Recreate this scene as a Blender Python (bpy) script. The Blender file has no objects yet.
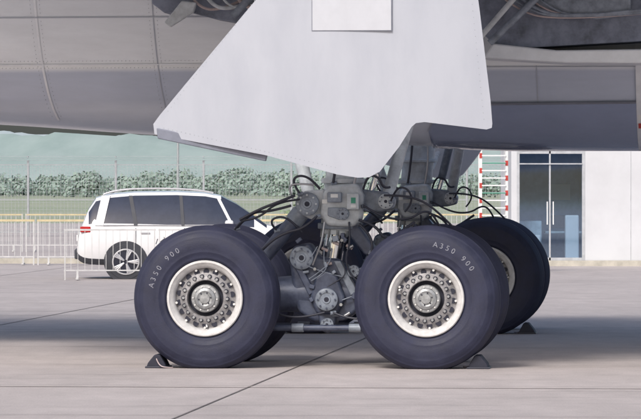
import bpy, bmesh, math, random
from mathutils import Vector, Matrix
random.seed(7)
TH = math.radians(5.0)
sc = bpy.context.scene
col = sc.collection

# ------------------------------------------------------------ materials
def mat(name, c, rough=0.6, metal=0.0, var=0.12, scale=6.0, bump=0.0, c2=None, coat=0.0, bscale=None, stretch=None, spec=0.5, roughvar=0.0):
    m = bpy.data.materials.new(name); m.use_nodes = True
    nt = m.node_tree; N = nt.nodes; L = nt.links
    b = N['Principled BSDF']
    b.inputs['Roughness'].default_value = rough
    b.inputs['Metallic'].default_value = metal
    b.inputs['Coat Weight'].default_value = coat
    b.inputs['Specular IOR Level'].default_value = spec
    tc = N.new('ShaderNodeTexCoord')
    mp = N.new('ShaderNodeMapping'); L.new(tc.outputs['Object'], mp.inputs[0])
    if stretch: mp.inputs['Scale'].default_value = stretch
    n = N.new('ShaderNodeTexNoise'); n.inputs['Scale'].default_value = scale; n.inputs['Detail'].default_value = 6
    n.inputs['Roughness'].default_value = 0.65
    L.new(mp.outputs[0], n.inputs['Vector'])
    r = N.new('ShaderNodeValToRGB'); L.new(n.outputs['Fac'], r.inputs[0])
    d = c2 if c2 else tuple(x*(1-var*2) for x in c)
    r.color_ramp.elements[0].position = 0.3; r.color_ramp.elements[1].position = 0.62
    r.color_ramp.elements[0].color = (*d, 1); r.color_ramp.elements[1].color = (*c, 1)
    L.new(r.outputs[0], b.inputs['Base Color'])
    if roughvar:
        mr = N.new('ShaderNodeMapRange'); mr.inputs[1].default_value=0.3; mr.inputs[2].default_value=0.7
        mr.inputs[3].default_value=rough-roughvar; mr.inputs[4].default_value=rough+roughvar
        L.new(n.outputs['Fac'], mr.inputs[0]); L.new(mr.outputs[0], b.inputs['Roughness'])
    if bump > 0:
        n2 = N.new('ShaderNodeTexNoise'); n2.inputs['Scale'].default_value = bscale or scale*4; n2.inputs['Detail'].default_value = 4
        L.new(mp.outputs[0], n2.inputs['Vector'])
        bp = N.new('ShaderNodeBump'); bp.inputs['Strength'].default_value = bump; bp.inputs['Distance'].default_value = 0.02
        L.new(n2.outputs['Fac'], bp.inputs['Height']); L.new(bp.outputs[0], b.inputs['Normal'])
    return m

M = {}
M['tyre'] = mat('tyre_rubber', (0.028,0.031,0.062), 0.62, scale=5, bump=0.10, bscale=70, c2=(0.016,0.018,0.039), roughvar=0.12, spec=0.4)
M['letter'] = mat('tyre_stencil_paint', (0.31,0.32,0.38), 0.6, scale=45, var=0.3)
M['rimwhite'] = mat('rim_white_paint', (0.68,0.67,0.66), 0.45, var=0.12, scale=14)
M['web'] = mat('rim_web_metal', (0.33,0.32,0.33), 0.5, 0.2, var=0.28, scale=25)
M['dark'] = mat('dark_recess', (0.020,0.022,0.040), 0.7, scale=12)  # near-black stands in for shade in wheel openings; also plain dark parts
M['hub'] = mat('hub_metal', (0.38,0.39,0.40), 0.4, 0.4, var=0.25, scale=20)
M['chrome'] = mat('piston_chrome', (0.75,0.77,0.8), 0.15, 1.0, var=0.05)
M['gearwhite'] = mat('gear_grey_paint', (0.56,0.60,0.64), 0.42, var=0.18, scale=9)
M['gearmid'] = mat('gear_mid_grey', (0.27,0.31,0.38), 0.45, 0.1, var=0.25, scale=10)
M['geardark'] = mat('gear_dark_paint', (0.090,0.108,0.165), 0.45, 0.1, scale=10, c2=(0.035,0.043,0.078), roughvar=0.12)
M['hose'] = mat('hose_rubber', (0.032,0.035,0.055), 0.45)
M['hosemetal'] = mat('braided_hose', (0.42,0.43,0.46), 0.35, 0.6)
M['door'] = mat('door_paint', (0.455,0.475,0.530), 0.36, scale=1.5, c2=(0.41,0.43,0.488), coat=0.15, stretch=(1.8,1,0.6), roughvar=0.08)
M['doorpanel'] = mat('door_plate_paint', (0.54,0.555,0.60), 0.4, var=0.03)
M['edge'] = mat('door_edge_grey', (0.20,0.215,0.27), 0.5)
M['rivet'] = mat('rivet_heads', (0.34,0.36,0.41), 0.5)
M['green'] = mat('label_green', (0.05,0.30,0.20), 0.5)
M['red'] = mat('label_red', (0.5,0.05,0.04), 0.5)
M['label'] = mat('label_white', (0.75,0.76,0.76), 0.5, var=0.03)
M['beige'] = mat('primer_beige', (0.46,0.38,0.38), 0.5)

# ------------------------------------------------------------ helpers
def link(o, parent=None):
    col.objects.link(o)
    if parent: o.parent = parent
    return o
def empty(name, loc=(0,0,0), rz=0):
    e = bpy.data.objects.new(name, None); e.location = loc; e.rotation_euler = (0,0,rz); e.empty_display_size=0.3
    col.objects.link(e); return e
def mesh(name, v, f, m, parent=None, smooth=False, bevel=0, autos=False):
    me = bpy.data.meshes.new(name); me.from_pydata([tuple(p) for p in v], [], f)
    ms = m if isinstance(m,(list,tuple)) else [m]
    for x in ms: me.materials.append(x)
    bm = bmesh.new(); bm.from_mesh(me); bmesh.ops.recalc_face_normals(bm, faces=bm.faces); bm.to_mesh(me); bm.free()
    if smooth:
        for p in me.polygons: p.use_smooth = True
    o = bpy.data.objects.new(name, me); link(o, parent)
    if bevel:
        b = o.modifiers.new('bev','BEVEL'); b.width = bevel; b.segments = 3; b.limit_method='ANGLE'; b.angle_limit=math.radians(35)
        for p in me.polygons: p.use_smooth = True
        w = o.modifiers.new('wn','WEIGHTED_NORMAL'); w.keep_sharp=False
    return o
def box(name, c, s, m, parent=None, bevel=0.0, rot=None):
    x,y,z = s[0]/2,s[1]/2,s[2]/2
    v=[(-x,-y,-z),(x,-y,-z),(x,y,-z),(-x,y,-z),(-x,-y,z),(x,-y,z),(x,y,z),(-x,y,z)]
    f=[(0,3,2,1),(4,5,6,7),(0,1,5,4),(1,2,6,5),(2,3,7,6),(3,0,4,7)]
    o=mesh(name,v,f,m,parent,bevel=bevel); o.location=c
    if rot: o.rotation_euler=rot
    return o
def boxes(name, items, m, parent=None):
    V=[];F=[]
    for (c,s) in items:
        b=len(V); x,y,z=s[0]/2,s[1]/2,s[2]/2
        for p in [(-x,-y,-z),(x,-y,-z),(x,y,-z),(-x,y,-z),(-x,-y,z),(x,-y,z),(x,y,z),(-x,y,z)]:
            V.append((c[0]+p[0],c[1]+p[1],c[2]+p[2]))
        for q in [(0,3,2,1),(4,5,6,7),(0,1,5,4),(1,2,6,5),(2,3,7,6),(3,0,4,7)]: F.append(tuple(b+i for i in q))
    return mesh(name,V,F,m,parent)
def cyl(name, p1, p2, r1, m, parent=None, r2=None, segs=28, bevel=0.0):
    p1=Vector(p1);p2=Vector(p2); r2=r1 if r2 is None else r2
    d=(p2-p1); q=d.to_track_quat('Z','Y'); V=[];F=[]
    for k,(p,r) in enumerate(((p1,r1),(p2,r2))):
        for i in range(segs):
            a=2*math.pi*i/segs; V.append(p+q@Vector((r*math.cos(a),r*math.sin(a),0)))
    for i in range(segs):
        j=(i+1)%segs; F.append((i,j,segs+j,segs+i))
    F.append(tuple(range(segs))[::-1]); F.append(tuple(range(segs,2*segs)))
    return mesh(name,V,F,m,parent,bevel=bevel or min(0.006,r1*0.15,max(r2,0.01)*0.15))
def lathe_data(prof, segs=96, closed=False):
    V=[];F=[];n=len(prof)
    for i in range(segs):
        a=2*math.pi*i/segs
        for (r,y) in prof: V.append((r*math.cos(a),y,r*math.sin(a)))
    for i in range(segs):
        j=(i+1)%segs
        for k in range(n-1 if not closed else n):
            l=(k+1)%n; F.append((i*n+k,i*n+l,j*n+l,j*n+k))
    return V,F
def lathe(name, prof, m, parent=None, segs=96, closed=False, loc=None):
    V,F=lathe_data(prof,segs,closed); o=mesh(name,V,F,m,parent,smooth=True)
    e=o.modifiers.new('es','EDGE_SPLIT'); e.split_angle=math.radians(40)
    if loc: o.location=loc
    return o
def tube(name, pts, r, m, parent=None):
    c=bpy.data.curves.new(name,'CURVE'); c.dimensions='3D'; c.bevel_depth=r; c.bevel_resolution=3; c.resolution_u=10
    s=c.splines.new('NURBS'); s.points.add(len(pts)-1)
    for i,p in enumerate(pts): s.points[i].co=(*p,1)
    s.use_endpoint_u=True; s.order_u=3
    c.materials.append(m); o=bpy.data.objects.new(name,c); link(o,parent); return o
def prism(name, pts, y0, y1, m, parent=None, bevel=0.02):
    n=len(pts); V=[(x,y0,z) for x,z in pts]+[(x,y1,z) for x,z in pts]
    F=[tuple(range(n)),tuple(range(n,2*n))[::-1]]+[(i,(i+1)%n,n+(i+1)%n,n+i) for i in range(n)]
    return mesh(name,V,F,m,parent,bevel=bevel)
def inst(src, name, parent, loc=(0,0,0), rot=(0,0,0), scale=(1,1,1)):
    o=bpy.data.objects.new(name, src.data); o.location=loc; o.rotation_euler=rot; o.scale=scale
    link(o,parent)
    for md in src.modifiers:
        n=o.modifiers.new(md.name, md.type)
        for p in md.bl_rna.properties:
            if not p.is_readonly and p.identifier not in ('name','type'):
                try: setattr(n,p.identifier,getattr(md,p.identifier))
                except Exception: pass
    return o

# ------------------------------------------------------------ landing gear
R=0.705; HC=0.672
def make_tyre(name,parent):
    prof=[(0.355,-0.19),(0.370,-0.222),(0.385,-0.236),(0.392,-0.241),(0.398,-0.240),(0.42,-0.250),(0.44,-0.257),(0.446,-0.261),(0.452,-0.2595),(0.48,-0.265),(0.52,-0.267),(0.56,-0.264),(0.585,-0.257),(0.590,-0.257),(0.596,-0.254),(0.615,-0.246),(0.635,-0.232),(0.650,-0.219),(0.654,-0.218),(0.662,-0.206),(0.682,-0.178),(0.694,-0.150)]
    half=list(prof)
    g=[]
    for gy in (-0.115,-0.04,0.04,0.115):
        rr=R-0.5*(gy/0.5)**2
        g+= [(rr,gy-0.011),(rr-0.016,gy-0.006),(rr-0.016,gy+0.006),(rr,gy+0.011)]
    full=half+g+[(r,-y) for r,y in reversed(half)]
    V,F=lathe_data(full,160)
    V2=[]
    for (x,y,z) in V:
        if z<-HC+0.10:
            t=min(1,(-HC+0.10-z)/0.13)
            y*=1+0.09*t
        V2.append((x,y,max(z,-HC)))
    o=mesh(name,V2,F,M['tyre'],parent,smooth=True)
    e=o.modifiers.new('es','EDGE_SPLIT'); e.split_angle=math.radians(50)
    return o
def multi(name, fn, n, m, parent):
    V=[];F=[]
    for i in range(n):
        p1,p2,r,s=fn(i); p1=Vector(p1);p2=Vector(p2); q=(p2-p1).to_track_quat('Z','Y'); b=len(V)
        for p in (p1,p2):
            for k in range(s):
                a=2*math.pi*k/s; V.append(p+q@Vector((r*math.cos(a),r*math.sin(a),0)))
        for k in range(s):
            j=(k+1)%s; F.append((b+k,b+j,b+s+j,b+s+k))
        F.append(tuple(b+k for k in range(s))[::-1]); F.append(tuple(b+s+k for k in range(s)))
    return mesh(name,V,F,m,parent)

def wheel_parts(w):
    P=[]
    P.append(make_tyre('tyre',w))
    P.append(lathe('rim_flange',[(0.355,-0.18),(0.366,-0.225),(0.366,-0.240),(0.357,-0.250),(0.345,-0.250),(0.335,-0.236),(0.318,-0.222),(0.300,-0.200),(0.292,-0.165),(0.290,-0.140)],M['rimwhite'],w))
    P.append(lathe('rim_web',[(0.293,-0.150),(0.285,-0.146),(0.275,-0.150),(0.225,-0.172),(0.200,-0.190),(0.178,-0.192),(0.172,-0.18),(0.170,-0.09)],M['web'],w))
    P.append(lathe('hub_recess',[(0.172,-0.10),(0.0,-0.10)],M['dark'],w))
    P.append(lathe('hub_cap',[(0.135,-0.10),(0.135,-0.205),(0.128,-0.215),(0.105,-0.218),(0.098,-0.235),(0.075,-0.243),(0.066,-0.236),(0.050,-0.236),(0.045,-0.252),(0.0,-0.254)],M['hub'],w,64))
    def rg(r,n,y0,y1,rad,s,off=0): 
        return lambda i:((r*math.cos(2*math.pi*(i+off)/n),y0,r*math.sin(2*math.pi*(i+off)/n)),(r*math.cos(2*math.pi*(i+off)/n),y1,r*math.sin(2*math.pi*(i+off)/n)),rad,s)
    P.append(multi('dark_vent_discs',rg(0.258,18,-0.10,-0.163,0.028,16),18,M['dark'],w))  # solid dark discs stand in for the shade inside vent openings
    P.append(multi('tie_bolts',rg(0.212,18,-0.10,-0.212,0.0135,6,0.5),18,M['hub'],w))
    P.append(multi('bolt_washers',rg(0.212,18,-0.10,-0.190,0.022,14,0.5),18,M['dark'],w))
    P.append(multi('cap_bolts',rg(0.115,10,-0.10,-0.228,0.008,6),10,M['rimwhite'],w))
    P.append(multi('drive_lugs',rg(0.282,9,-0.10,-0.185,0.012,8,0.5),9,M['rimwhite'],w))
    P.append(multi('cap_slots',rg(0.058,6,-0.10,-0.2445,0.007,8),6,M['dark'],w))
    P.append(multi('inflation_valve',lambda i:((0.235,-0.15,0.10),(0.245,-0.225,0.115),0.009,10),1,M['label'],w))
    P.append(lathe('brake_unit',[(0.10,0.0),(0.30,0.02),(0.31,0.20),(0.27,0.30),(0.20,0.33),(0.10,0.34)],M['geardark'],w,48))
    return P
wheel_src=None
def add_wheel(gear,u,side,roll):
    global wheel_src
    w=empty('wheel',(u,side*0.865,HC), 0 if side<0 else math.pi); w.parent=gear
    if wheel_src is None: wheel_src=wheel_parts(w)
    else:
        for s in wheel_src: inst(s,s.name.split('.')[0],w)
    for c in w.children:
        if not c.name.startswith('tyre'): c.rotation_euler=(0,roll,0)
    return w
def lettering(w,a0):
    txt='A350 900'; r=0.525; step=math.radians(6.6)
    for i,ch in enumerate(txt):
        if ch==' ': continue
        a=math.radians(a0)-i*step
        c=bpy.data.curves.new('tyre_lettering','FONT'); c.body=ch; c.size=0.072; c.extrude=0.001; c.offset=-0.0002; c.align_x='CENTER'; c.align_y='CENTER'
        c.materials.append(M['letter'])
        o=bpy.data.objects.new('tyre_lettering',c); link(o,w)
        Rm=Matrix.Rotation(-(a-math.pi/2),4,'Y')@Matrix.Rotation(math.pi/2,4,'X')
        o.matrix_local=Matrix.Translation((r*math.cos(a),-0.2684,r*math.sin(a)))@Rm
def disc(name,x,y,z,r,t,m,g,dm=None):
    o=lathe(name,[(0,-t),(r*0.35,-t),(r*0.38,-t*0.8),(r*0.6,-t*0.8),(r*0.62,-t*0.95),(r*0.92,-t*0.95),(r,-t*0.8),(r,t)],m,g,40,loc=(x,y,z))
    multi(name+'_bolts',lambda i:((x+r*0.77*math.cos(i*math.pi/4),y-t*0.9,z+r*0.77*math.sin(i*math.pi/4)),(x+r*0.77*math.cos(i*math.pi/4),y-t-0.012,z+r*0.77*math.sin(i*math.pi/4)),r*0.09,6),8,dm or M['geardark'],g)
    lathe(name+'_eye',[(0,-t-0.004),(r*0.2,-t-0.004),(r*0.22,-t)],M['dark'],g,20,loc=(x,y,z))

def landing_gear(name, loc, sgn):
    g=empty(name,loc,-TH)
    W=[]
    for u in (-1.0625,1.0625):
        for s in (-1,1):
            W.append(add_wheel(g,u,s,random.uniform(0,6)))
        cyl('axle',(u,-0.80,HC),(u,0.80,HC),0.11,M['geardark'],g)
        for v in (-0.42,0.42):
            cyl('brake_torque_plate',(u,v-0.04,HC),(u,v+0.04,HC),0.30,M['geardark'],g,bevel=0.01)
            multi('brake_pistons',lambda i:((u+0.22*math.cos(i*0.9),v-0.10,HC+0.22*math.sin(i*0.9)),(u+0.22*math.cos(i*0.9),v+0.10,HC+0.22*math.sin(i*0.9)),0.04,14),7,M['gearmid'],g)
    cyl('bogie_beam',(-1.06,0,HC),(0,0,HC+0.03),0.15,M['geardark'],g,r2=0.19)
    cyl('bogie_beam',(1.06,0,HC),(0,0,HC+0.03),0.15,M['geardark'],g,r2=0.19)
    for u in (-1.06,1.06): cyl('axle_housing',(u,-0.2,HC),(u,0.2,HC),0.19,M['geardark'],g)
    top=Vector((0.42,0,4.15)); bot=Vector((0.14,0,1.32))
    cyl('main_fitting',top,bot,0.20,M['gearwhite'],g,r2=0.185)
    def at(z): return bot+(top-bot)*((z-1.32)/(4.15-1.32))
    for z,r,h in ((1.36,0.215,0.06),(1.80,0.225,0.05),(1.52,0.21,0.035),(2.05,0.225,0.04)):
        p=at(z); cyl('collar',p-Vector((0,0,h/2)),p+Vector((0,0,h/2)),r,M['gearwhite'] if z>1.4 else M['gearmid'],g,bevel=0.01)
    prism('fitting_block',[(0.0,1.68),(0.06,1.76),(0.34,1.78),(0.40,1.66),(0.38,1.42),(0.30,1.35),(0.04,1.36),(-0.04,1.48)],-0.28,-0.02,M['gearwhite'],g,0.04)
    prism('block_recess',[(0.05,1.54),(0.05,1.46),(0.16,1.42),(0.24,1.46),(0.22,1.54)],-0.295,-0.27,M['gearmid'],g,0.008)
    prism('fitting_lug',[(-0.27,1.62),(-0.20,1.70),(0.02,1.72),(0.05,1.44),(-0.12,1.42),(-0.26,1.50)],-0.24,0.20,M['gearwhite'],g,0.03)
    disc('pivot_boss',-0.15,-0.27,1.575,0.115,0.04,M['gearmid'],g,M['gearwhite'])
    disc('pivot_boss',0.20,-0.30,1.48,0.06,0.03,M['gearmid'],g)
    box('manifold',(0.12,-0.31,1.64),(0.14,0.08,0.10),M['gearmid'],g,0.012)
    box('manifold',(0.30,-0.31,1.60),(0.12,0.07,0.16),M['gearwhite'],g,0.012)
    box('placard',(0.305,-0.348,1.61),(0.045,0.004,0.055),M['green'],g)
    box('placard',(0.305,-0.348,1.555),(0.05,0.004,0.03),M['label'],g)
    box('placard',(0.12,-0.353,1.655),(0.07,0.004,0.035),M['label'],g)
    box('placard',(0.02,-0.283,1.60),(0.05,0.004,0.04),M['label'],g)
    prism('stay_arm',[(0.36,1.72),(0.62,1.69),(0.70,1.62),(0.68,1.53),(0.56,1.50),(0.38,1.50)],-0.14,0.06,M['gearmid'],g,0.025)
    disc('stay_pin',0.61,-0.17,1.60,0.075,0.03,M['gearwhite'],g)
    cyl('side_stay',(0.60,0.0,1.60),(1.05,sgn*1.6,3.6),0.06,M['gearwhite'],g)
    cyl('side_stay',(-0.15,0.1,1.6),(-0.75,sgn*1.4,3.6),0.065,M['gearwhite'],g)
    cyl('stay_actuator',(0.50,-0.05,1.85),(0.75,sgn*0.8,2.7),0.05,M['gearmid'],g)
    cyl('stay_actuator_rod',(0.46,-0.05,1.70),(0.52,-0.05,1.90),0.028,M['chrome'],g)
    cyl('piston',(0.14,0,1.34),(0.08,0,0.98),0.125,M['chrome'],g)
    multi('gland_bolts',lambda i:((0.135+0.17*math.cos(i*0.524),0.17*math.sin(i*0.524),1.25),(0.14+0.17*math.cos(i*0.524),0.17*math.sin(i*0.524),1.34),0.014,6),12,M['hub'],g)
    cyl('gland_nut',(0.138,0,1.345),(0.13,0,1.27),0.165,M['gearwhite'],g)
    prism('bogie_yoke',[(-0.34,1.05),(-0.30,1.16),(-0.14,1.20),(-0.04,1.06),(0.16,1.04),(0.26,0.94),(0.38,0.72),(0.37,0.56),(0.22,0.44),(-0.10,0.42),(-0.25,0.52),(-0.30,0.72)],-0.17,0.17,M['geardark'],g,0.04)
    prism('yoke_cheek',[(-0.08,0.86),(0.02,0.93),(0.14,0.88),(0.22,0.66),(0.14,0.50),(-0.06,0.50),(-0.13,0.64)],-0.24,-0.17,M['geardark'],g,0.03)
    prism('yoke_rib',[(-0.30,1.0),(-0.22,0.98),(-0.08,0.72),(-0.14,0.68)],-0.22,-0.16,M['geardark'],g,0.012)
    prism('yoke_rib',[(0.10,1.02),(0.17,1.02),(0.34,0.72),(0.27,0.68)],-0.21,-0.16,M['gearmid'],g,0.012)
    disc('bogie_pivot_pin',0.04,-0.27,0.645,0.11,0.045,M['gearmid'],g)
    disc('upper_pin',-0.21,-0.20,1.05,0.115,0.05,M['gearmid'],g)
    disc('lower_pin',0.04,-0.22,0.40,0.065,0.04,M['gearmid'],g)
    disc('link_pin',0.30,-0.24,0.92,0.06,0.04,M['gearmid'],g)
    prism('lower_clevis',[(-0.06,0.52),(0.14,0.52),(0.10,0.34),(0.04,0.31),(-0.02,0.34)],-0.20,0.20,M['geardark'],g,0.02)
    prism('torque_link_upper',[(0.25,1.40),(0.33,1.38),(0.52,1.12),(0.47,1.06),(0.40,1.08),(0.24,1.28)],-0.16,0.16,M['geardark'],g,0.02)
    prism('torque_link_lower',[(0.44,1.13),(0.52,1.08),(0.42,0.72),(0.30,0.66),(0.28,0.76)],-0.13,0.13,M['geardark'],g,0.02)
    cyl('torque_pin',(0.48,-0.2,1.09),(0.48,0.2,1.09),0.04,M['gearmid'],g)
    cyl('pitch_trimmer',(-0.25,-0.12,1.46),(-0.62,-0.12,1.02),0.075,M['geardark'],g)
    cyl('pitch_trimmer_rod',(-0.60,-0.12,1.05),(-0.80,-0.12,0.80),0.035,M['chrome'],g)
    cyl('pitch_trimmer_cap',(-0.22,-0.12,1.50),(-0.30,-0.12,1.40),0.09,M['gearmid'],g)
    for v in (-0.32,0.32):
        cyl('brake_rod',(-0.98,v,0.37),(0.98,v,0.37),0.030,M['geardark'],g)
        cyl('brake_rod_end',(-0.30,v,0.37),(-0.18,v,0.37),0.042,M['gearmid'],g)
        cyl('brake_rod_end',(0.26,v,0.37),(0.38,v,0.37),0.042,M['gearmid'],g)
        cyl('brake_arm',(-0.98,v,0.37),(-1.02,v,0.6),0.04,M['geardark'],g)
        cyl('brake_arm',(0.98,v,0.37),(1.02,v,0.6),0.04,M['geardark'],g)
    rs=random.Random(3)
    for k in range(30):
        x=rs.uniform(-0.36,0.44); z=rs.uniform(0.46,1.28)
        if (x-0.04)**2+(z-0.645)**2<0.018 or (x+0.21)**2+(z-1.05)**2<0.018: continue
        y=-0.19-rs.uniform(0,0.05)
        t=rs.random()
        if t<0.4: box('bracket',(x,y,z),(rs.uniform(.03,.07),0.07,rs.uniform(.03,.06)),M[rs.choice(['gearmid','geardark','geardark'])],g,0.007,rot=(0,rs.uniform(-.7,.7),0))
        elif t<0.75: cyl('union',(x-0.03,y,z),(x+0.03,y,z+rs.uniform(-.04,.04)),0.016,M[rs.choice(['gearmid','hosemetal','beige'])],g,segs=12)
        else: cyl('bolt_head',(x,y+0.05,z),(x,y-0.03,z),0.018,M['hub'],g,segs=6)
    for k in range(6):
        x=rs.uniform(-0.3,0.3); z=rs.uniform(0.7,1.2)
        tube('hard_line',[(x,-0.23,z),(x+rs.uniform(-.1,.1),-0.25,z-0.12),(x+rs.uniform(-.15,.15),-0.24,z-0.2),(x+rs.uniform(-.3,.3),-0.23,z-0.3)],0.006,M[rs.choice(['hosemetal','hose','gearmid'])],g)
    H=[
     ([(-0.80,-0.40,1.42),(-0.62,-0.42,1.52),(-0.40,-0.42,1.60),(-0.26,-0.38,1.66)],0.014,'hose'),
     ([(-0.84,-0.30,1.34),(-0.70,-0.35,1.50),(-0.50,-0.40,1.50),(-0.30,-0.36,1.56)],0.013,'hose'),
     ([(-0.92,-0.3,1.15),(-0.86,-0.38,1.40),(-0.60,-0.40,1.44),(-0.44,-0.36,1.60),(-0.22,-0.3,1.62)],0.011,'hose'),
     ([(-0.22,-0.34,1.68),(-0.30,-0.36,1.80),(-0.22,-0.38,1.86),(-0.10,-0.36,1.82),(-0.02,-0.34,1.72)],0.012,'hose'),
     ([(-0.28,-0.34,1.62),(-0.34,-0.36,1.74),(-0.24,-0.38,1.78),(-0.08,-0.36,1.76)],0.010,'hosemetal'),
     ([(0.40,-0.30,1.72),(0.44,-0.38,1.86),(0.56,-0.40,1.84),(0.60,-0.34,1.72),(0.66,-0.3,1.74)],0.012,'hose'),
     ([(0.60,-0.25,1.66),(0.80,-0.35,1.66),(1.00,-0.38,1.60),(1.15,-0.36,1.48),(1.26,-0.22,1.36)],0.011,'hose'),
     ([(0.40,-0.30,1.56),(0.60,-0.40,1.44),(0.85,-0.40,1.42),(1.0,-0.36,1.52),(1.10,-0.3,1.46),(1.16,-0.2,1.30)],0.011,'hose'),
     ([(0.36,-0.32,1.42),(0.52,-0.40,1.38),(0.62,-0.40,1.22),(0.76,-0.36,1.30),(0.90,-0.3,1.40)],0.014,'hose'),
     ([(0.36,-0.30,1.38),(0.50,-0.36,1.26),(0.48,-0.36,1.05),(0.55,-0.34,0.85),(0.75,-0.3,0.80)],0.013,'hose'),
     ([(-0.05,-0.32,1.46),(-0.16,-0.36,1.34),(-0.36,-0.36,1.30),(-0.55,-0.34,1.18),(-0.70,-0.3,1.0)],0.014,'hose'),
     ([(0.02,-0.30,1.40),(0.0,-0.32,1.22),(-0.04,-0.30,1.12),(-0.10,-0.24,0.98)],0.010,'hosemetal'),
     ([(0.26,-0.30,1.40),(0.28,-0.34,1.20),(0.22,-0.32,1.05),(0.28,-0.30,0.85),(0.5,-0.3,0.70)],0.010,'hose'),
     ([(0.02,-0.30,0.52),(-0.20,-0.34,0.46),(-0.45,-0.34,0.50),(-0.7,-0.3,0.62)],0.011,'hose'),
     ([(0.10,-0.30,0.52),(0.30,-0.34,0.44),(0.5,-0.34,0.50),(0.7,-0.3,0.62)],0.011,'hose'),
     ([(0.30,-0.24,1.75),(0.36,-0.28,2.0),(0.34,-0.26,2.3)],0.014,'hosemetal'),
     ([(0.10,-0.24,1.78),(0.14,-0.28,2.0),(0.16,-0.26,2.3)],0.014,'hose'),
     ([(0.66,-0.20,1.60),(0.72,-0.3,1.75),(0.85,-0.32,1.72),(0.88,-0.28,1.58),(0.80,-0.25,1.50)],0.010,'hose'),
     ([(-0.45,-0.3,1.32),(-0.52,-0.36,1.40),(-0.42,-0.38,1.46),(-0.30,-0.34,1.42),(-0.20,-0.3,1.30)],0.011,'hose'),
    ]
    for p,r,k in H: tube('hydraulic_hose',p,r,M[k],g)
    for k in range(12):
        p=rs.choice(H)[0]; q=p[0]
        cyl('hose_fitting',(q[0]-0.02,q[1],q[2]-0.01),(q[0]+0.03,q[1]+0.02,q[2]),0.019,M['gearmid'],g,segs=12)
    dr=empty('gear_door',(0,0,0)); dr.parent=g
    if sgn<0: dr.scale=(1,-1,1)
    pts=[(0.16,4.30),(-0.43,3.60),(-1.44,2.42),(-1.50,2.34),(-1.49,2.245),(-0.43,2.045),(0.26,1.86),(0.45,1.83),(0.56,1.835),(0.66,1.89),(0.84,2.12),(0.96,2.31),(1.00,2.345),(1.08,2.355),(1.66,2.285),(1.71,2.30),(1.715,2.34),(1.70,2.55),(1.60,3.4),(1.48,4.30)]
    bm=bmesh.new(); vs=[bm.verts.new((x,-1.66,z)) for x,z in pts]; bm.faces.new(vs)
    for x in [i*0.2 for i in range(-7,9)]:
        bmesh.ops.bisect_plane(bm,geom=bm.verts[:]+bm.edges[:]+bm.faces[:],plane_co=(x,0,0),plane_no=(1,0,0))
    for z in [2.0+0.2*i for i in range(12)]:
        bmesh.ops.bisect_plane(bm,geom=bm.verts[:]+bm.edges[:]+bm.faces[:],plane_co=(0,0,z),plane_no=(0,0,1))
    def dy(x,z):
        return -1.66 + 0.045*(x-0.1)**2 - 0.05*(z-2.6) + 0.03*(z-2.6)**2*0.5
    for v in bm.verts: v.co.y=dy(v.co.x,v.co.z)
    me=bpy.data.meshes.new('door_skin'); bm.normal_update(); bm.to_mesh(me); bm.free(); me.materials.append(M['door'])
    for p in me.polygons: p.use_smooth=True
    o=bpy.data.objects.new('door_skin',me); link(o,dr)
    s=o.modifiers.new('s','SOLIDIFY'); s.thickness=0.045; s.offset=0
    e=o.modifiers.new('es','EDGE_SPLIT'); e.split_angle=math.radians(40)
    prism('door_inner_frame',[(-1.47,2.30),(-1.46,2.20),(-0.43,1.985),(-0.40,2.10)],-1.58,-1.50,M['edge'],dr,0.01)
    for (cx,cz,sx,sz,mm,yy) in ((0.40,3.54,0.76,0.66,M['edge'],0),(0.40,3.54,0.745,0.645,M['doorpanel'],-0.004)):
        tilt=lambda z: dy(0.4,z)-0.0255+yy
        x0,x1,z0,z1=cx-sx/2,cx+sx/2,cz-sz/2,cz+sz/2
        V=[(x0,tilt(z0)-0.004,z0),(x1,tilt(z0)-0.004,z0),(x1,tilt(z1)-0.004,z1),(x0,tilt(z1)-0.004,z1),
           (x0,tilt(z0)+0.02,z0),(x1,tilt(z0)+0.02,z0),(x1,tilt(z1)+0.02,z1),(x0,tilt(z1)+0.02,z1)]
        mesh('door_plate',V,[(0,1,2,3),(4,5,6,7),(0,1,5,4),(1,2,6,5),(2,3,7,6),(3,0,4,7)],mm,dr)
    riv=[]
    for i in range(40):
        t=i/39
        riv.append((-1.40+t*1.64, 2.30-t*0.375))
    for i in range(24): riv.append((1.64-0.006*i, 2.38+0.06*i))
    for i in range(34): riv.append((-1.36+i*0.031*1.0, 2.46+i*0.0385))
    multi('door_fasteners',lambda i:((riv[i][0],dy(*riv[i])-0.02,riv[i][1]),(riv[i][0],dy(*riv[i])-0.0242,riv[i][1]),0.0040,8),len(riv),M['rivet'],dr)
    cyl('door_link',(0.35,-0.2,1.95),(0.35,-1.55,2.15),0.035,M['gearwhite'],dr)
    cyl('door_link',(0.30,-0.2,2.6),(0.30,-1.55,2.9),0.035,M['gearwhite'],dr)
    return g,W
o1=(0.045,0.862,0.0)
vx,vy=math.sin(TH),math.cos(TH)
g1,W1=landing_gear('main_landing_gear',o1,1)
g2,W2=landing_gear('main_landing_gear',(o1[0]+10.6*vx,o1[1]+10.6*vy,0),-1)
lettering(W1[0],166); lettering(W1[2],80)

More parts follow.
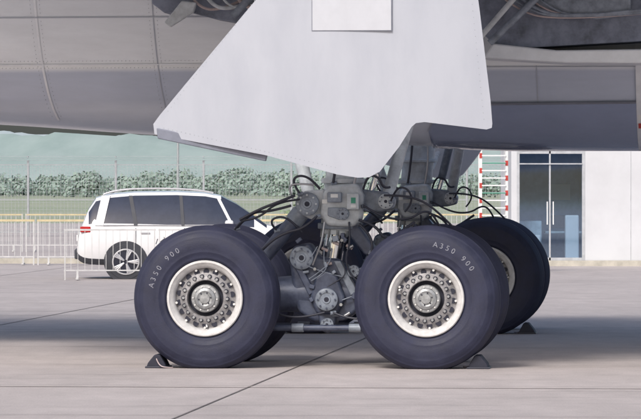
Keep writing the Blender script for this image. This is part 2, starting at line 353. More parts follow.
# ------------------------------------------------------------ wheel chocks
def chock(x,y,flip,s=1.0):
    e=empty('wheel_chock',(x,y,0),-TH+(math.pi if flip else 0))
    prism('rubber_block',[(-0.10,0.004),(0.10,0.004),(0.08,0.05),(0.035,0.13),(-0.02,0.13),(-0.085,0.05)],-0.16,0.16,M['dark'],e,0.012)
    prism('grip_rib',[(-0.112,0.002),(0.112,0.002),(0.108,0.018),(-0.108,0.018)],-0.175,0.175,M['hose'],e,0.004)
    tube('carry_rope',[(0.0,-0.16,0.09),(0.03,-0.22,0.03),(0.10,-0.24,0.008),(0.16,-0.19,0.008)],0.006,M['beige'],e)
chock(o1[0]-1.0625-0.47-0.865*vx, o1[1]+0.13-0.86,False)
chock(o1[0]+1.0625+0.49-0.865*vx, o1[1]-0.08-0.86,True)
chock(o1[0]+10.6*vx+1.0625+0.42, o1[1]+10.6*vy-0.95,True)

# ------------------------------------------------------------ airliner body
air=empty('airliner',(o1[0]+5.3*vx,o1[1]+5.3*vy,0),-TH)
def fus_mat():
    m=bpy.data.materials.new('fuselage_paint_reflection_bands'); m.use_nodes=True; nt=m.node_tree;N=nt.nodes;L=nt.links
    b=N['Principled BSDF']; b.inputs['Roughness'].default_value=0.25; b.inputs['Coat Weight'].default_value=0.35; b.inputs['Coat Roughness'].default_value=0.12
    tc=N.new('ShaderNodeTexCoord'); sp=N.new('ShaderNodeSeparateXYZ'); L.new(tc.outputs['Object'],sp.inputs[0])
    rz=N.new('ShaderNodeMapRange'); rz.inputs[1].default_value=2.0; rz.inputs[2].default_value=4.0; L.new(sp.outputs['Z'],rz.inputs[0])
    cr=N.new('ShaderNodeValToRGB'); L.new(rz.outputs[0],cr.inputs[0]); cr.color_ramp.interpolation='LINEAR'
    e=cr.color_ramp.elements; e[0].position=0.0; e[0].color=(0.66,0.71,0.80,1); e[1].position=0.28; e[1].color=(0.64,0.69,0.79,1)  # paint plus ground reflections, drawn as height bands in the colour
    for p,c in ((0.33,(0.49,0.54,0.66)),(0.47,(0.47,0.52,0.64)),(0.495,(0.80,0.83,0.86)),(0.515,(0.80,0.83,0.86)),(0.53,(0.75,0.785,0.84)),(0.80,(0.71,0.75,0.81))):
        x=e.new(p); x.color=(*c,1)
    n=N.new('ShaderNodeTexNoise'); n.inputs['Scale'].default_value=1.4; n.inputs['Detail'].default_value=7; n.inputs['Roughness'].default_value=0.7
    mp=N.new('ShaderNodeMapping'); mp.inputs['Scale'].default_value=(0.5,1,2.5); L.new(tc.outputs['Object'],mp.inputs[0]); L.new(mp.outputs[0],n.inputs['Vector'])
    r2=N.new('ShaderNodeMapRange'); r2.inputs[1].default_value=0.3; r2.inputs[2].default_value=0.7; r2.inputs[3].default_value=0.88; r2.inputs[4].default_value=1.04; L.new(n.outputs['Fac'],r2.inputs[0])
    mx=N.new('ShaderNodeMix'); mx.data_type='RGBA'; mx.blend_type='MULTIPLY'; mx.inputs[0].default_value=1.0
    L.new(cr.outputs[0],mx.inputs[6]); cb=N.new('ShaderNodeCombineColor') 
    for i in range(3): L.new(r2.outputs[0],cb.inputs[i])
    L.new(cb.outputs[0],mx.inputs[7]); L.new(mx.outputs[2],b.inputs['Base Color'])
    return m
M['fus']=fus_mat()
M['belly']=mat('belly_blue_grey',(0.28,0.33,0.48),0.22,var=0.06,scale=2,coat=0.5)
M['silver']=mat('bare_aluminium',(0.74,0.77,0.82),0.4,0.1,var=0.06)
M['seam']=mat('panel_sealant',(0.40,0.43,0.50),0.5,var=0.06)
secs=[(-36,0.3,5.6,0.3),(-34,1.0,4.9,1.2),(-28,2.4,3.4,2.6),(-20,2.95,2.85,3.0),(-12,2.98,2.75,3.0),(-7,3.02,2.56,3.0),(-4,3.15,2.42,3.0),(-2.2,3.2,2.30,3.0),(0,3.2,2.21,3.0),(2,3.2,2.14,3.0),(5,3.2,2.14,3.0),(8,3.1,2.3,3.0),(12,2.98,2.6,3.0),(22,2.98,2.6,3.0),(27,2.5,2.9,2.7),(30,1.6,3.7,1.9),(31.5,0.3,4.7,0.5)]
def slope(i,c):
    if i==0 or i==len(secs)-1: return 0.0
    return (secs[i+1][c]-secs[i-1][c])/(secs[i+1][0]-secs[i-1][0])
def sec(u):
    for k,(a,b) in enumerate(zip(secs,secs[1:])):
        if a[0]<=u<=b[0]:
            h=b[0]-a[0]; t=(u-a[0])/h
            return [(2*t**3-3*t*t+1)*a[i]+(t**3-2*t*t+t)*h*slope(k,i)+(3*t*t-2*t**3)*b[i]+(t**3-t*t)*h*slope(k+1,i) for i in range(1,4)]
def fk(u): return 2.0+0.55*math.exp(-((u-1)/6.5)**2)
def fpt(u,t,off=0.0):
    W,zb,H=sec(u); zc=5.4; k=fk(u)
    c,s=math.cos(t),math.sin(t); h=(zc-zb) if s<0 else H
    return (u,(W+off)*math.copysign(abs(c)**(2/k),c), zc+(h+off)*math.copysign(abs(s)**(2/k),s))
def ftheta(u,z):
    W,zb,H=sec(u); k=fk(u); q=((5.4-z)/(5.4-zb)); q=min(q,1); s=q**(k/2); return math.pi+math.asin(min(1,s))
us=sorted(set([s[0] for s in secs]+[i*0.25 for i in range(-80,81)]+[i*1.0 for i in range(-36,32)]))
V=[];F=[];n=160
for u in us:
    for i in range(n): V.append(fpt(u,2*math.pi*i/n))
for a in range(len(us)-1):
    for i in range(n):
        j=(i+1)%n; F.append((a*n+i,a*n+j,(a+1)*n+j,(a+1)*n+i))
F.append(tuple(range(n))); F.append(tuple((len(us)-1)*n+i for i in range(n)))
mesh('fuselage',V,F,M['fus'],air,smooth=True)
def skin_patch(name,u0,u1,z0f,z1f,m,off=0.006,nu=24,nz=10):
    V=[];F=[]
    for i in range(nu+1):
        u=u0+(u1-u0)*i/nu; a=ftheta(u,z0f(u)); b=ftheta(u,z1f(u))
        for j in range(nz+1): V.append(fpt(u,a+(b-a)*j/nz,off))
    for i in range(nu):
        for j in range(nz):
            k=i*(nz+1)+j; F.append((k,k+1,k+nz+2,k+nz+1))
    return mesh(name,V,F,m,air,smooth=True)
def lobe_top(u):
    t=min(1,max(0,(u-0.72)/0.55)); return 2.16+0.44*math.sqrt(1-(1-t)**2)+0.01*u
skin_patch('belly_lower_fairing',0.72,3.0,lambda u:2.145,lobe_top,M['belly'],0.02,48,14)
skin_patch('lower_fairing_edge',1.3,3.0,lambda u:lobe_top(u)-0.004,lambda u:lobe_top(u)+0.018,M['edge'],0.022,30,1)
skin_patch('fairing_band',2.98,3.05,lambda u:2.15,lambda u:3.4,M['silver'],0.024,3,24)
skin_patch('skin_joint',-3.26,-3.235,lambda u:2.46,lambda u:3.9,M['silver'],0.006,2,24)
skin_patch('skin_joint',-2.015,-2.003,lambda u:2.33,lambda u:3.9,M['seam'],0.006,2,24)
skin_patch('skin_joint',1.95,1.96,lambda u:2.62,lambda u:3.0,M['seam'],0.006,2,12)
skin_patch('seam_strip',-9,-0.9,lambda u:3.02,lambda u:3.032,M['silver'],0.008,40,1)
skin_patch('seam_strip',0.9,9,lambda u:2.985,lambda u:2.995,M['seam'],0.008,40,1)
skin_patch('seam_strip',-9,-0.9,lambda u:3.50,lambda u:3.512,M['seam'],0.008,40,1)
rv=[]
for zz in (3.06,2.99): 
    for i in range(130): rv.append((-6+i*0.042,zz))
for uu in (-3.30,-3.20,-1.97,-2.05):
    for i in range(30): rv.append((uu,2.5+i*0.042))
def rvf(i):
    u,z=rv[i]; t=ftheta(u,z); return (fpt(u,t,0.0),fpt(u,t,0.006),0.0032,6)
multi('rivets',rvf,len(rv),M['rivet'],air)
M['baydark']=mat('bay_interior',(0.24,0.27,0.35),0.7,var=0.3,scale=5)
prism('wing_root',[(-4.5,4.25),(-3.6,3.95),(-1.0,3.80),(3.0,3.85),(6.0,4.25),(6.2,4.35),(3.0,4.9),(-2,5.1),(-4.2,4.7)],-6.6,-2.6,M['fus'],air,0.05)
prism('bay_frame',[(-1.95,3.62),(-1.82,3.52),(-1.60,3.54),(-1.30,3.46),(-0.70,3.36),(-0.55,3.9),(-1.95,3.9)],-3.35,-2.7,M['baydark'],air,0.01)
prism('bay_bracket',[(-1.80,3.42),(-1.74,3.37),(-1.50,3.52),(-1.47,3.62),(-1.62,3.64)],-3.55,-3.45,M['gearwhite'],air,0.015)
for k in range(6):
    tube('bay_pipe',[(-1.6+0.16*k,-3.4,3.80),(-1.5+0.16*k,-3.5,3.60-0.02*k),(-1.25+0.18*k,-3.5,3.52+0.03*k),(-1.0+0.2*k,-3.4,3.66)],0.014+0.006*(k%2),M['beige'] if k%3==0 else M['gearwhite'],air)
cyl('bay_actuator',(-1.10,-3.5,3.48),(-0.80,-3.5,3.80),0.04,M['gearmid'],air)
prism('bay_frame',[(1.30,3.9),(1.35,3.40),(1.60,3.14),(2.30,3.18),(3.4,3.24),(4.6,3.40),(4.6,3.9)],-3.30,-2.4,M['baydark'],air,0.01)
prism('bay_panel',[(1.9,3.9),(2.0,3.56),(2.6,3.44),(2.95,3.48),(2.95,3.9)],-3.42,-3.36,M['gearmid'],air,0.01)
prism('wing_fairing_lip',[(1.45,3.05),(2.3,3.00),(4.6,2.98),(4.6,3.14),(3.2,3.14),(2.2,3.13),(1.55,3.20)],-3.40,-2.5,M['silver'],air,0.02)
cyl('door_strut',(1.40,-3.6,3.22),(1.95,-3.6,3.85),0.028,M['gearwhite'],air)
cyl('door_strut',(1.52,-3.5,3.20),(2.20,-3.5,3.85),0.035,M['gearmid'],air)
for k in range(5):
    tube('bay_pipe',[(1.5+0.1*k,-3.42,3.80),(1.75+0.1*k,-3.45,3.55-0.03*k),(2.2+0.2*k,-3.45,3.42+0.03*k),(3.1+0.2*k,-3.42,3.50+0.02*k)],0.010+0.004*(k%3),M['beige'] if k%3==0 else M['gearmid'],air)
skin_patch('placard',2.995,3.035,lambda u:2.38,lambda u:2.43,M['red'],0.028,2,2)
skin_patch('placard',2.995,3.035,lambda u:2.46,lambda u:2.52,M['label'],0.028,2,2)

# ------------------------------------------------------------ ground
def ground_mat():
    m=bpy.data.materials.new('apron_concrete'); m.use_nodes=True; nt=m.node_tree;N=nt.nodes;L=nt.links
    b=N['Principled BSDF']; b.inputs['Roughness'].default_value=0.85; b.inputs['Specular IOR Level'].default_value=0.3
    tc=N.new('ShaderNodeTexCoord')
    def noise(sc_,st,det=6,ro=0.6):
        mp=N.new('ShaderNodeMapping'); mp.inputs['Scale'].default_value=st; L.new(tc.outputs['Object'],mp.inputs[0])
        n=N.new('ShaderNodeTexNoise'); n.inputs['Scale'].default_value=sc_; n.inputs['Detail'].default_value=det; n.inputs['Roughness'].default_value=ro
        L.new(mp.outputs[0],n.inputs['Vector']); return n.outputs['Fac']
    def rng(s,a,b_,c,d):
        r=N.new('ShaderNodeMapRange'); r.inputs[1].default_value=a;r.inputs[2].default_value=b_;r.inputs[3].default_value=c;r.inputs[4].default_value=d; L.new(s,r.inputs[0]); return r.outputs[0]
    def mul(a,b_):
        x=N.new('ShaderNodeMath'); x.operation='MULTIPLY'; L.new(a,x.inputs[0]); L.new(b_,x.inputs[1]); return x.outputs[0]
    f=mul(mul(rng(noise(0.35,(1,0.35,1)),0.3,0.7,0.86,1.08),rng(noise(3,(1,0.35,1),8,0.7),0.3,0.7,0.88,1.07)),rng(noise(60,(1,0.5,1),3),0.3,0.7,0.88,1.08))
    f=mul(f,rng(noise(0.8,(0.22,1.2,1),7,0.75),0.32,0.46,0.76,1.0))
    f=mul(f,rng(noise(14,(1,0.3,1),4,0.6),0.66,0.74,1.0,0.80))
    cb=N.new('ShaderNodeCombineColor')
    for i in range(3): L.new(f,cb.inputs[i])
    mx=N.new('ShaderNodeMix'); mx.data_type='RGBA'; mx.blend_type='MULTIPLY'; mx.inputs[0].default_value=1; mx.inputs[6].default_value=(0.51,0.455,0.435,1)
    L.new(cb.outputs[0],mx.inputs[7]); L.new(mx.outputs[2],b.inputs['Base Color'])
    bp=N.new('ShaderNodeBump'); bp.inputs['Strength'].default_value=0.25; bp.inputs['Distance'].default_value=0.01; L.new(noise(80,(1,1,1),4),bp.inputs['Height']); L.new(bp.outputs[0],b.inputs['Normal'])
    return m
M['grass']=mat('hazy_dry_grass',(0.36,0.38,0.27),0.9,scale=0.05,c2=(0.28,0.33,0.22),stretch=(1,0.3,1))  # grass tone paled to include distance haze
def sheet(name,x0,x1,y0,y1,z,m): return mesh(name,[(x0,y0,z),(x1,y0,z),(x1,y1,z),(x0,y1,z)],[(0,1,2,3)],m)
sheet('grass_field',-4000,4000,-300,9000,-0.012,M['grass'])
sheet('apron',-400,400,-200,170,0.0,ground_mat())
M['joint']=mat('joint_sealant',(0.19,0.165,0.16),0.8,var=0.3,scale=2)
M['jointpale']=mat('pale_joint',(0.54,0.48,0.43),0.8,var=0.2,scale=3)
def strip(V,F,c,d,L_,w,z=0.004):
    d=Vector(d).normalized(); n_=Vector((-d.y,d.x)); b=len(V); c=Vector(c)
    for s,t in ((-1,-1),(1,-1),(1,1),(-1,1)):
        p=c+d*(s*L_)+n_*(t*w/2); V.append((p.x,p.y,z))
    F.append((b,b+1,b+2,b+3))
U=(math.cos(TH),-math.sin(TH)); VV=(math.sin(TH),math.cos(TH))
V=[];F=[]
for k in range(-14,15):
    strip(V,F,(-0.25+k*5.0*math.cos(TH),0),VV,70,0.020)
mesh('slab_joints',V,F,M['joint'])
V=[];F=[]
for k in range(-3,12):
    if k==0: continue
    c=Vector((0,-4.4))+Vector(VV)*5.0*k; strip(V,F,c,U,70,0.022,0.008)
mesh('slab_joints',V,F,M['joint'])
V=[];F=[]; strip(V,F,(0,-4.4),U,70,0.06,0.012); mesh('painted_line',V,F,M['jointpale'])
V=[];F=[]; strip(V,F,(0,-4.33),U,70,0.02,0.016); mesh('slab_joints',V,F,M['joint'])
# ------------------------------------------------------------ car
M['carwhite']=mat('car_white_paint',(0.78,0.78,0.79),0.25,var=0.02,coat=0.6)
M['carglass']=mat('car_glass',(0.04,0.048,0.075),0.04,var=0.1,spec=0.6)
M['black']=mat('black_plastic',(0.045,0.048,0.06),0.55)
M['tail']=mat('tail_lamp_red',(0.5,0.02,0.02),0.25)
M['alloy']=mat('alloy',(0.6,0.6,0.62),0.35,0.4)
car=empty('parked_car',(-4.58,43.3,0),math.radians(2)); car.scale=(0.98,0.98,0.93)
st=[(0.0,.42,.70,.78,.78),(0.05,.36,.95,1.02,.84),(0.12,.32,1.06,1.16,.88),(.22,.30,1.10,1.42,.90),(.36,.29,1.12,1.64,.915),(.62,.28,1.12,1.71,.93),(1.10,.27,1.11,1.755,.94),(1.9,.27,1.09,1.765,.94),(2.45,.27,1.07,1.74,.94),(2.75,.27,1.06,1.68,.94),(3.05,.27,1.05,1.52,.94),(3.38,.27,1.04,1.28,.935),(3.62,.27,1.02,1.10,.93),(3.9,.28,.98,1.04,.92),(4.3,.30,.90,.97,.88),(4.58,.33,.76,.84,.80),(4.7,.42,.60,.66,.68)]
V=[];F=[];MI=[]
for (x,zb,bl,zt,w) in st:
    hi=max(0,min(1,(zt-bl)/0.6)); wt=w*(0.93-0.24*hi)
    half=[(0,zb),(w*.9,zb),(w*.985,zb+.12),(w,zb+(bl-zb)*.55),(w*.985,bl-.06),(w*.965,bl),(wt+.02,zt-.075),(wt-.05,zt-.015),(wt*.5,zt+.01*hi),(0,zt+.015*hi)]
    ring=[(x,-a,b) for a,b in half]+[(x,a,b) for a,b in half[-2:0:-1]]
    V+=ring
n=18
for i in range(len(st)-1):
    for j in range(n):
        F.append((i*n+j,i*n+(j+1)%n,(i+1)*n+(j+1)%n,(i+1)*n+j)); x0=st[i][0]; mi=0
        jj=j if j<9 else 17-j
        if jj==5 and 0.22<=x0<3.38: mi=1
        if jj in (7,8,6) and 2.75<=x0<3.6: mi=1
        if jj in (7,8) and 0.1<=x0<0.3: mi=1
        if jj in (0,1): mi=2
        MI.append(mi)
F.append(tuple(range(n))); MI.append(0); F.append(tuple((len(st)-1)*n+i for i in range(n))); MI.append(0)
o=mesh('body',V,F,[M['carwhite'],M['carglass'],M['black']],car)
for p,mi in zip(o.data.polygons,MI): p.material_index=mi; p.use_smooth=True
e=o.modifiers.new('es','EDGE_SPLIT'); e.split_angle=math.radians(32)
def sidey(x,z):
    for a,b in zip(st,st[1:]):
        if a[0]<=x<=b[0]:
            t=(x-a[0])/(b[0]-a[0]); q=[a[i]+(b[i]-a[i])*t for i in range(5)]
            hi=max(0,min(1,(q[3]-q[2])/0.6)); wt=q[4]*(0.93-0.24*hi)
            if z<=q[2]: return q[4]
            f=min(1,(z-q[2])/max(0.01,(q[3]-.075-q[2]))); return q[4]*.965+(wt+.02-q[4]*.965)*f
def pillar(x0,x1,w,m,z0=1.08,z1=1.68):
    V=[]
    for (x,z) in ((x0-w/2,z0),(x0+w/2,z0),(x1+w/2,z1),(x1-w/2,z1)):
        y=-sidey(x,z); V+= [(x,y-0.006,z),(x,y+0.03,z)]
    f=[(0,2,4,6),(1,3,5,7),(0,1,3,2),(2,3,5,4),(4,5,7,6),(6,7,1,0)]
    mesh('pillar',V,f,m,car); mesh('pillar',[(a,-b,c) for a,b,c in V],f,m,car)
pillar(0.42,0.55,0.16,M['carwhite']); pillar(1.12,1.02,0.07,M['black']); pillar(2.02,1.98,0.06,M['black']); pillar(2.96,2.70,0.06,M['carwhite'],1.08,1.62)
for s in (-1,1):
    tube('roof_rail',[(0.5,s*0.62,1.70),(0.7,s*0.62,1.80),(1.6,s*0.62,1.83),(2.4,s*0.62,1.79),(2.6,s*0.62,1.73)],0.02,M['alloy'],car)
    for x in (0.93,3.78):
        def ring(nm,r,y0,y1,m): cyl(nm,(x,s*y0,0.35),(x,s*y1,0.35),r,m,car,segs=36)
        ring('wheel_arch',0.42,0.80,0.946,M['black']); ring('car_tyre',0.35,0.72,0.955,M['black']); ring('car_rim',0.25,0.80,0.960,M['dark'])
        for k in range(5):
            a=k*2*math.pi/5
            for d in (-0.16,0.0,0.16):
                cyl('spoke',(x+0.04*math.cos(a),s*0.966,0.35+0.04*math.sin(a)),(x+0.235*math.cos(a+d),s*0.966,0.35+0.235*math.sin(a+d)),0.018,M['alloy'],car,segs=8)
        lathe('rim_ring',[(0.235,-0.01),(0.25,-0.014),(0.262,-0.01),(0.262,0.01)],M['alloy'],car,36,loc=(x,s*0.962,0.35))
    for x in (1.12,2.05,3.1): box('door_seam',(x,s*0.9405,0.72),(0.012,0.004,0.62),M['black'],car)
    box('window_trim',(1.75,s*0.925,1.085),(2.5,0.02,0.02),M['alloy'],car)
    for x in (1.3,2.25): box('door_handle',(x,s*0.945,0.93),(0.18,0.02,0.03),M['alloy'],car,0.005)
    box('sill_cladding',(2.35,s*0.942,0.36),(1.9,0.02,0.14),M['black'],car,0.01)
    box('tail_lamp',(0.16,s*0.885,1.00),(0.20,0.05,0.12),M['tail'],car,0.02)
    box('head_lamp',(4.42,s*0.82,0.80),(0.25,0.08,0.12),M['label'],car,0.02)
    box('mirror',(2.9,s*1.02,1.12),(0.16,0.18,0.13),M['carwhite'],car,0.04)
box('rear_bumper',(0.0,0,0.50),(0.10,1.5,0.2),M['black'],car,0.03)
box('number_plate',(-0.01,0,0.82),(0.02,0.45,0.12),M['label'],car)
for k,(x,z,a) in enumerate(((1.62,0.78,0.9),(1.68,0.80,-0.5),(1.74,0.77,0.9),(1.80,0.79,0.2),(1.52,0.76,0.3))):
    box('door_decal',(x,-0.9425,z),(0.012,0.004,0.11),M['black'],car,rot=(0,a,0))
tube('roof_antenna',[(0.7,0,1.72),(0.62,0,1.80),(0.55,0,1.84)],0.01,M['black'],car)

# ------------------------------------------------------------ barriers
M['barY']=mat('barrier_yellow',(0.62,0.52,0.32),0.5,var=0.1)
M['barW']=mat('barrier_white',(0.58,0.58,0.58),0.5,var=0.1)
def barrier(x,y,m,top,rz=0,w=2.0,h=1.0,t=1.0):
    e=empty('crowd_barrier',(x,y,0),rz)
    boxes('top_rail',[((w/2,0,h-0.02),(w,0.045*t,0.045*t))],top,e)
    b=[((w/2,0,0.18),(w,0.03,0.03*t)),((0.02,0,h/2),(0.03*t,0.04,h)),((w-0.02,0,h/2),(0.03*t,0.04,h))]
    for i in range(1,int(w/0.13)): b.append(((i*0.13,0,(h+0.18)/2),(0.013*t,0.013,h-0.2)))
    b+=[((0.25,0,0.03),(0.05,0.5,0.03)),((w-0.25,0,0.03),(0.05,0.5,0.03)),((0.25,0,0.1),(0.04,0.04,0.16)),((w-0.25,0,0.1),(0.04,0.04,0.16))]
    boxes('bars',b,m,e)
for i in range(8): barrier(-14.5+i*2.06+random.uniform(-.03,.03),58.0+random.uniform(-.1,.1),M['barW'],M['barY'],random.uniform(-.03,.03))
for i in range(2): barrier(-4.75+i*1.75,41.6,M['barW'],M['barW'],0.03,1.7,0.95,0.75)
for i in range(10): barrier(-16+i*2.06,78.0+random.uniform(-.1,.1),M['barW'],M['barY'],random.uniform(-.03,.03),2.0,1.0,0.8)
M['kerb']=mat('kerb_stone',(0.55,0.52,0.45),0.8,var=0.15,scale=4)
k=boxes('kerb',[((0,0,0.06),(120,0.3,0.12))],M['kerb']); k.location=(0,60.0,0)

# ------------------------------------------------------------ perimeter fence
M['fence']=mat('fence_galvanised',(0.36,0.38,0.40),0.6,var=0.1)
fz=empty('perimeter_fence',(0,115,0))
it=[]
for i in range(0,28):
    x=-40+i*3.0; it.append(((x,0,1.3),(0.07,0.07,2.6))); it.append(((x,-0.15,2.72),(0.04,0.3,0.04)))
boxes('posts',it,M['fence'],fz)
it=[((0,0,z),(84,0.03,0.03)) for z in (0.15,1.25,2.45)]+[((0,-0.1-0.07*k,2.6+0.07*k),(84,0.01,0.01)) for k in range(3)]
boxes('rails',it,M['fence'],fz)
it=[((-42+i*0.12,0,1.3),(0.008,0.008,2.3)) for i in range(700)]+[((0,0,0.2+0.12*i),(84,0.007,0.007)) for i in range(19)]
boxes('mesh_wires',it,M['fence'],fz)

pl=empty('lamp_post',(-6.7,175,0))
cyl('pole',(0,0,0),(0,0,9),0.06,M['fence'],pl,r2=0.04); cyl('arm',(0,0,9),(1.2,0,9.2),0.05,M['fence'],pl); box('lamp_head',(1.4,0,9.2),(0.6,0.25,0.12),M['fence'],pl,0.03)

# ------------------------------------------------------------ trees, hills
M['trees']=mat('hazy_foliage',(0.285,0.365,0.315),1.0,scale=0.10,c2=(0.235,0.305,0.275),spec=0.0)  # aerial haze mixed into the leaf colour, paler than real foliage
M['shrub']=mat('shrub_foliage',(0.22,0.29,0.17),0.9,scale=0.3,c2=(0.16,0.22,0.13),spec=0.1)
M['hill']=mat('hazy_hill',(0.50,0.56,0.565),1.0,scale=0.012,c2=(0.44,0.515,0.51),spec=0.0,stretch=(3,0.25,3))  # pale blue-grey: distance haze is part of this base colour
M['hill2']=mat('hazy_near_hill',(0.385,0.465,0.435),1.0,scale=0.03,c2=(0.32,0.405,0.375),spec=0.0,stretch=(3,0.25,3))  # nearer ridge, less haze blended into its base colour
def foliage(name,items,m,leaf,nl,face=1.2):
    V=[];F=[]
    for (x,y,h,w) in items:
        b=len(V)
        for k in range(5):
            a=k*2*math.pi/5; V.append((x+0.12*math.cos(a),y+0.12*math.sin(a),0)) 
        V.append((x,y,h*0.6)) 
        for k in range(5): F.append((b+k,b+(k+1)%5,b+5))
        cl=[(x+random.uniform(-w,w)*0.55,y+random.uniform(-w,w)*0.5,h*random.uniform(0.2,0.82),random.uniform(0.3,0.55)*w) for _ in range(8)]
        for _ in range(nl):
            c=random.choice(cl); d=Vector((random.gauss(0,1),random.gauss(0,1),random.gauss(0,0.6))).normalized()*c[3]*random.uniform(0.3,1); d.z*=0.5
            p=Vector(c[:3])+d; p.z=max(p.z,0.1); o_=d.normalized() if d.length>0 else Vector((0,0,1))
            n1=(o_*1.0+Vector((random.gauss(0,0.35),random.gauss(0,0.35),random.gauss(0,0.35)+0.5))).normalized(); t=n1.orthogonal().normalized(); q=n1.cross(t); s=leaf*random.uniform(0.6,1.3); b=len(V)
            V+= [p+t*s,p+q*s*0.8,p-t*s,p-q*s*0.8]; F.append((b,b+1,b+2,b+3))
    return mesh(name,V,F,m)
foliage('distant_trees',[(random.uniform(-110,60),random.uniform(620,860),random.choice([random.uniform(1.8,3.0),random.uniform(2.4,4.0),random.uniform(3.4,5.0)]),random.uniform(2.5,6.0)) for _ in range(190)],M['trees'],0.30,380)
foliage('shrubs',[(random.uniform(-45,30),random.uniform(200,250),random.uniform(0.4,0.8),random.uniform(0.8,1.6)) for _ in range(12)],M['shrub'],0.10,180)
from mathutils import noise as mn
def hills(name,y0,dep,base,amp,m,seed):
    V=[];F=[];nx=400;ny=18
    for j in range(ny):
        for i in range(nx):
            x=-700+i*1400/(nx-1); y=y0+j*dep/ny
            t=j/(ny-1); h=math.sin(math.pi*min(1,t*0.9+0.02))*(base+amp*mn.noise(Vector((x*0.006,seed,0)))+amp*0.4*mn.noise(Vector((x*0.025,y*0.01,seed)))+amp*0.18*mn.noise(Vector((x*0.11,y*0.05,seed)))+amp*0.12*mn.noise(Vector((x*0.35,y*0.2,seed))))
            V.append((x,y,max(-1,h)))
    for j in range(ny-1):
        for i in range(nx-1): F.append((j*nx+i,j*nx+i+1,(j+1)*nx+i+1,(j+1)*nx+i))
    mesh(name,V,F,m,smooth=True)
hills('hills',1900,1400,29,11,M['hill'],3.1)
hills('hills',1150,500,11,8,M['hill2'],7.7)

# ------------------------------------------------------------ building (right)
M['wall']=mat('white_cladding',(0.62,0.63,0.66),0.6,var=0.06,scale=0.8)
M['frame']=mat('alu_frame',(0.55,0.57,0.60),0.4,0.3)
M['int']=mat('interior_wall',(0.42,0.55,0.72),0.8)
M['intfloor']=mat('interior_floor',(0.36,0.40,0.45),0.5)
M['furn']=mat('cabinet',(0.50,0.60,0.64),0.5,var=0.2)
g=bpy.data.materials.new('window_glass'); g.use_nodes=True; nt=g.node_tree; nt.nodes.clear()
out=nt.nodes.new('ShaderNodeOutputMaterial'); mx=nt.nodes.new('ShaderNodeMixShader'); tr=nt.nodes.new('ShaderNodeBsdfTransparent'); gl=nt.nodes.new('ShaderNodeBsdfGlossy'); gl.inputs['Roughness'].default_value=0.03
gl.inputs['Color'].default_value=(0.62,0.78,1.0,1)
tr.inputs[0].default_value=(0.66,0.80,0.93,1); mx.inputs[0].default_value=0.30
nt.links.new(tr.outputs[0],mx.inputs[1]); nt.links.new(gl.outputs[0],mx.inputs[2]); nt.links.new(mx.outputs[0],out.inputs[0]); M['glass']=g
bd=empty('terminal_cabin',(4.15,56.8,0))
boxes('walls',[((5.2,0.1,1.6),(7.2,0.2,3.2)),((0.06,0.1,1.6),(0.12,0.2,3.2)),((0.86,0.1,2.85),(1.48,0.2,0.7)),((8.7,3,1.6),(0.2,5.6,3.2)),((0.06,3,1.6),(0.12,5.6,3.2)),((4.4,5.9,1.6),(8.8,0.2,3.2))],M['wall'],bd)
boxes('roof',[((4.4,2.95,3.28),(9.2,6.4,0.16))],M['frame'],bd)
boxes('inner_partition',[((0.9,3.2,1.5),(1.5,0.1,3.0)),((1.68,1.6,1.5),(0.08,3.1,3.0))],M['int'],bd)
boxes('floor',[((0.9,1.6,0.1),(1.5,3.0,0.06))],M['intfloor'],bd)
boxes('window_frame',[((0.15,0.05,1.3),(0.06,0.12,2.5)),((0.84,0.05,1.3),(0.035,0.12,2.5)),((1.57,0.05,1.3),(0.06,0.12,2.5)),((0.86,0.05,2.47),(1.36,0.12,0.06)),((0.86,0.05,0.12),(1.36,0.12,0.12)),((0.86,-0.02,2.22),(1.36,0.05,0.025))],M['frame'],bd)
mesh('glazing',[(0.18,0.06,0.18),(1.54,0.06,0.18),(1.54,0.06,2.44),(0.18,0.06,2.44)],[(0,1,2,3)],M['glass'],bd)
boxes('door_handles',[((0.78,-0.05,1.15),(0.025,0.04,0.5)),((0.91,-0.05,1.15),(0.025,0.04,0.5))],M['label'],bd)
box('cabinet',(0.45,1.0,0.55),(0.5,0.5,0.85),M['furn'],bd,0.02); box('desk',(1.2,1.6,0.72),(0.8,0.6,0.05),M['furn'],bd,0.01); box('notice',(1.2,3.13,1.6),(0.5,0.02,0.35),M['label'],bd); box('water_cooler',(1.35,0.6,0.6),(0.3,0.3,1.0),M['label'],bd,0.03)
box('air_conditioner',(0.45,0.5,0.42),(0.42,0.3,0.5),M['label'],bd,0.03); box('monitor',(1.15,1.6,0.95),(0.4,0.04,0.28),M['dark'],bd,0.01)
boxes('wall_seams',[((2.6+i*1.2,-0.003,1.6),(0.012,0.006,3.1)) for i in range(5)],M['frame'],bd)
boxes('plinth',[((4.4,-0.15,0.06),(9.0,0.26,0.12))],M['kerb'],bd)
ld=empty('access_ladder',(3.22,49.0,0))
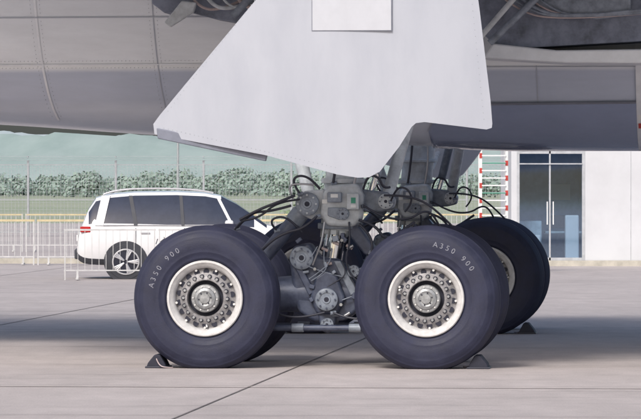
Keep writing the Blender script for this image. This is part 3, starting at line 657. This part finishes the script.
boxes('rails',[((0,0,1.7),(0.05,0.05,3.4)),((0.52,0,1.7),(0.05,0.05,3.4)),((0,0.9,1.6),(0.04,0.04,3.2)),((0.52,0.9,1.6),(0.04,0.04,3.2))],M['label'],ld)
boxes('rungs',[((0.26,0,0.25+0.15*i),(0.48,0.12,0.025)) for i in range(21)],M['label'],ld)
boxes('red_marks',[((0.0,-0.03,0.55+0.3*i),(0.056,0.012,0.10)) for i in range(10)]+[((0.52,-0.03,0.4+0.3*i),(0.056,0.012,0.10)) for i in range(10)],M['red'],ld)
boxes('green_treads',[((0.26,-0.07,0.40+0.60*i),(0.47,0.02,0.02)) for i in range(5)],M['green'],ld)
boxes('base',[((0.26,0.45,0.12),(0.7,1.2,0.06))],M['fence'],ld)

# ------------------------------------------------------------ light, world, camera
w=bpy.data.worlds.new('World'); sc.world=w; w.use_nodes=True; nt=w.node_tree
sky=nt.nodes.new('ShaderNodeTexSky'); sky.sky_type='NISHITA'; sky.sun_disc=False
EL=math.radians(40); AZ=math.radians(203)
sky.sun_elevation=EL; sky.sun_rotation=AZ; sky.dust_density=4.0; sky.air_density=1.0; sky.ozone_density=1.5
bg=nt.nodes['Background']; bg.inputs[1].default_value=0.15; nt.links.new(sky.outputs[0],bg.inputs[0])
sd=Vector((math.sin(AZ)*math.cos(EL),math.cos(AZ)*math.cos(EL),math.sin(EL)))
l=bpy.data.lights.new('sun','SUN'); l.energy=2.2; l.angle=math.radians(15); l.color=(1.0,0.98,0.95)
lo=bpy.data.objects.new('sun',l); lo.rotation_euler=(-sd).to_track_quat('-Z','Y').to_euler(); col.objects.link(lo)
cam=bpy.data.cameras.new('camera'); cam.sensor_width=36; cam.lens=262.8; cam.clip_end=12000; cam.clip_start=0.5
co=bpy.data.objects.new('camera',cam); co.location=(0,-45,1.76); co.rotation_euler=(math.radians(90)-math.atan(24.5/4680),0,0); col.objects.link(co)
sc.camera=co
sc.view_settings.view_transform='Standard'; sc.view_settings.look='None'; sc.view_settings.exposure=0
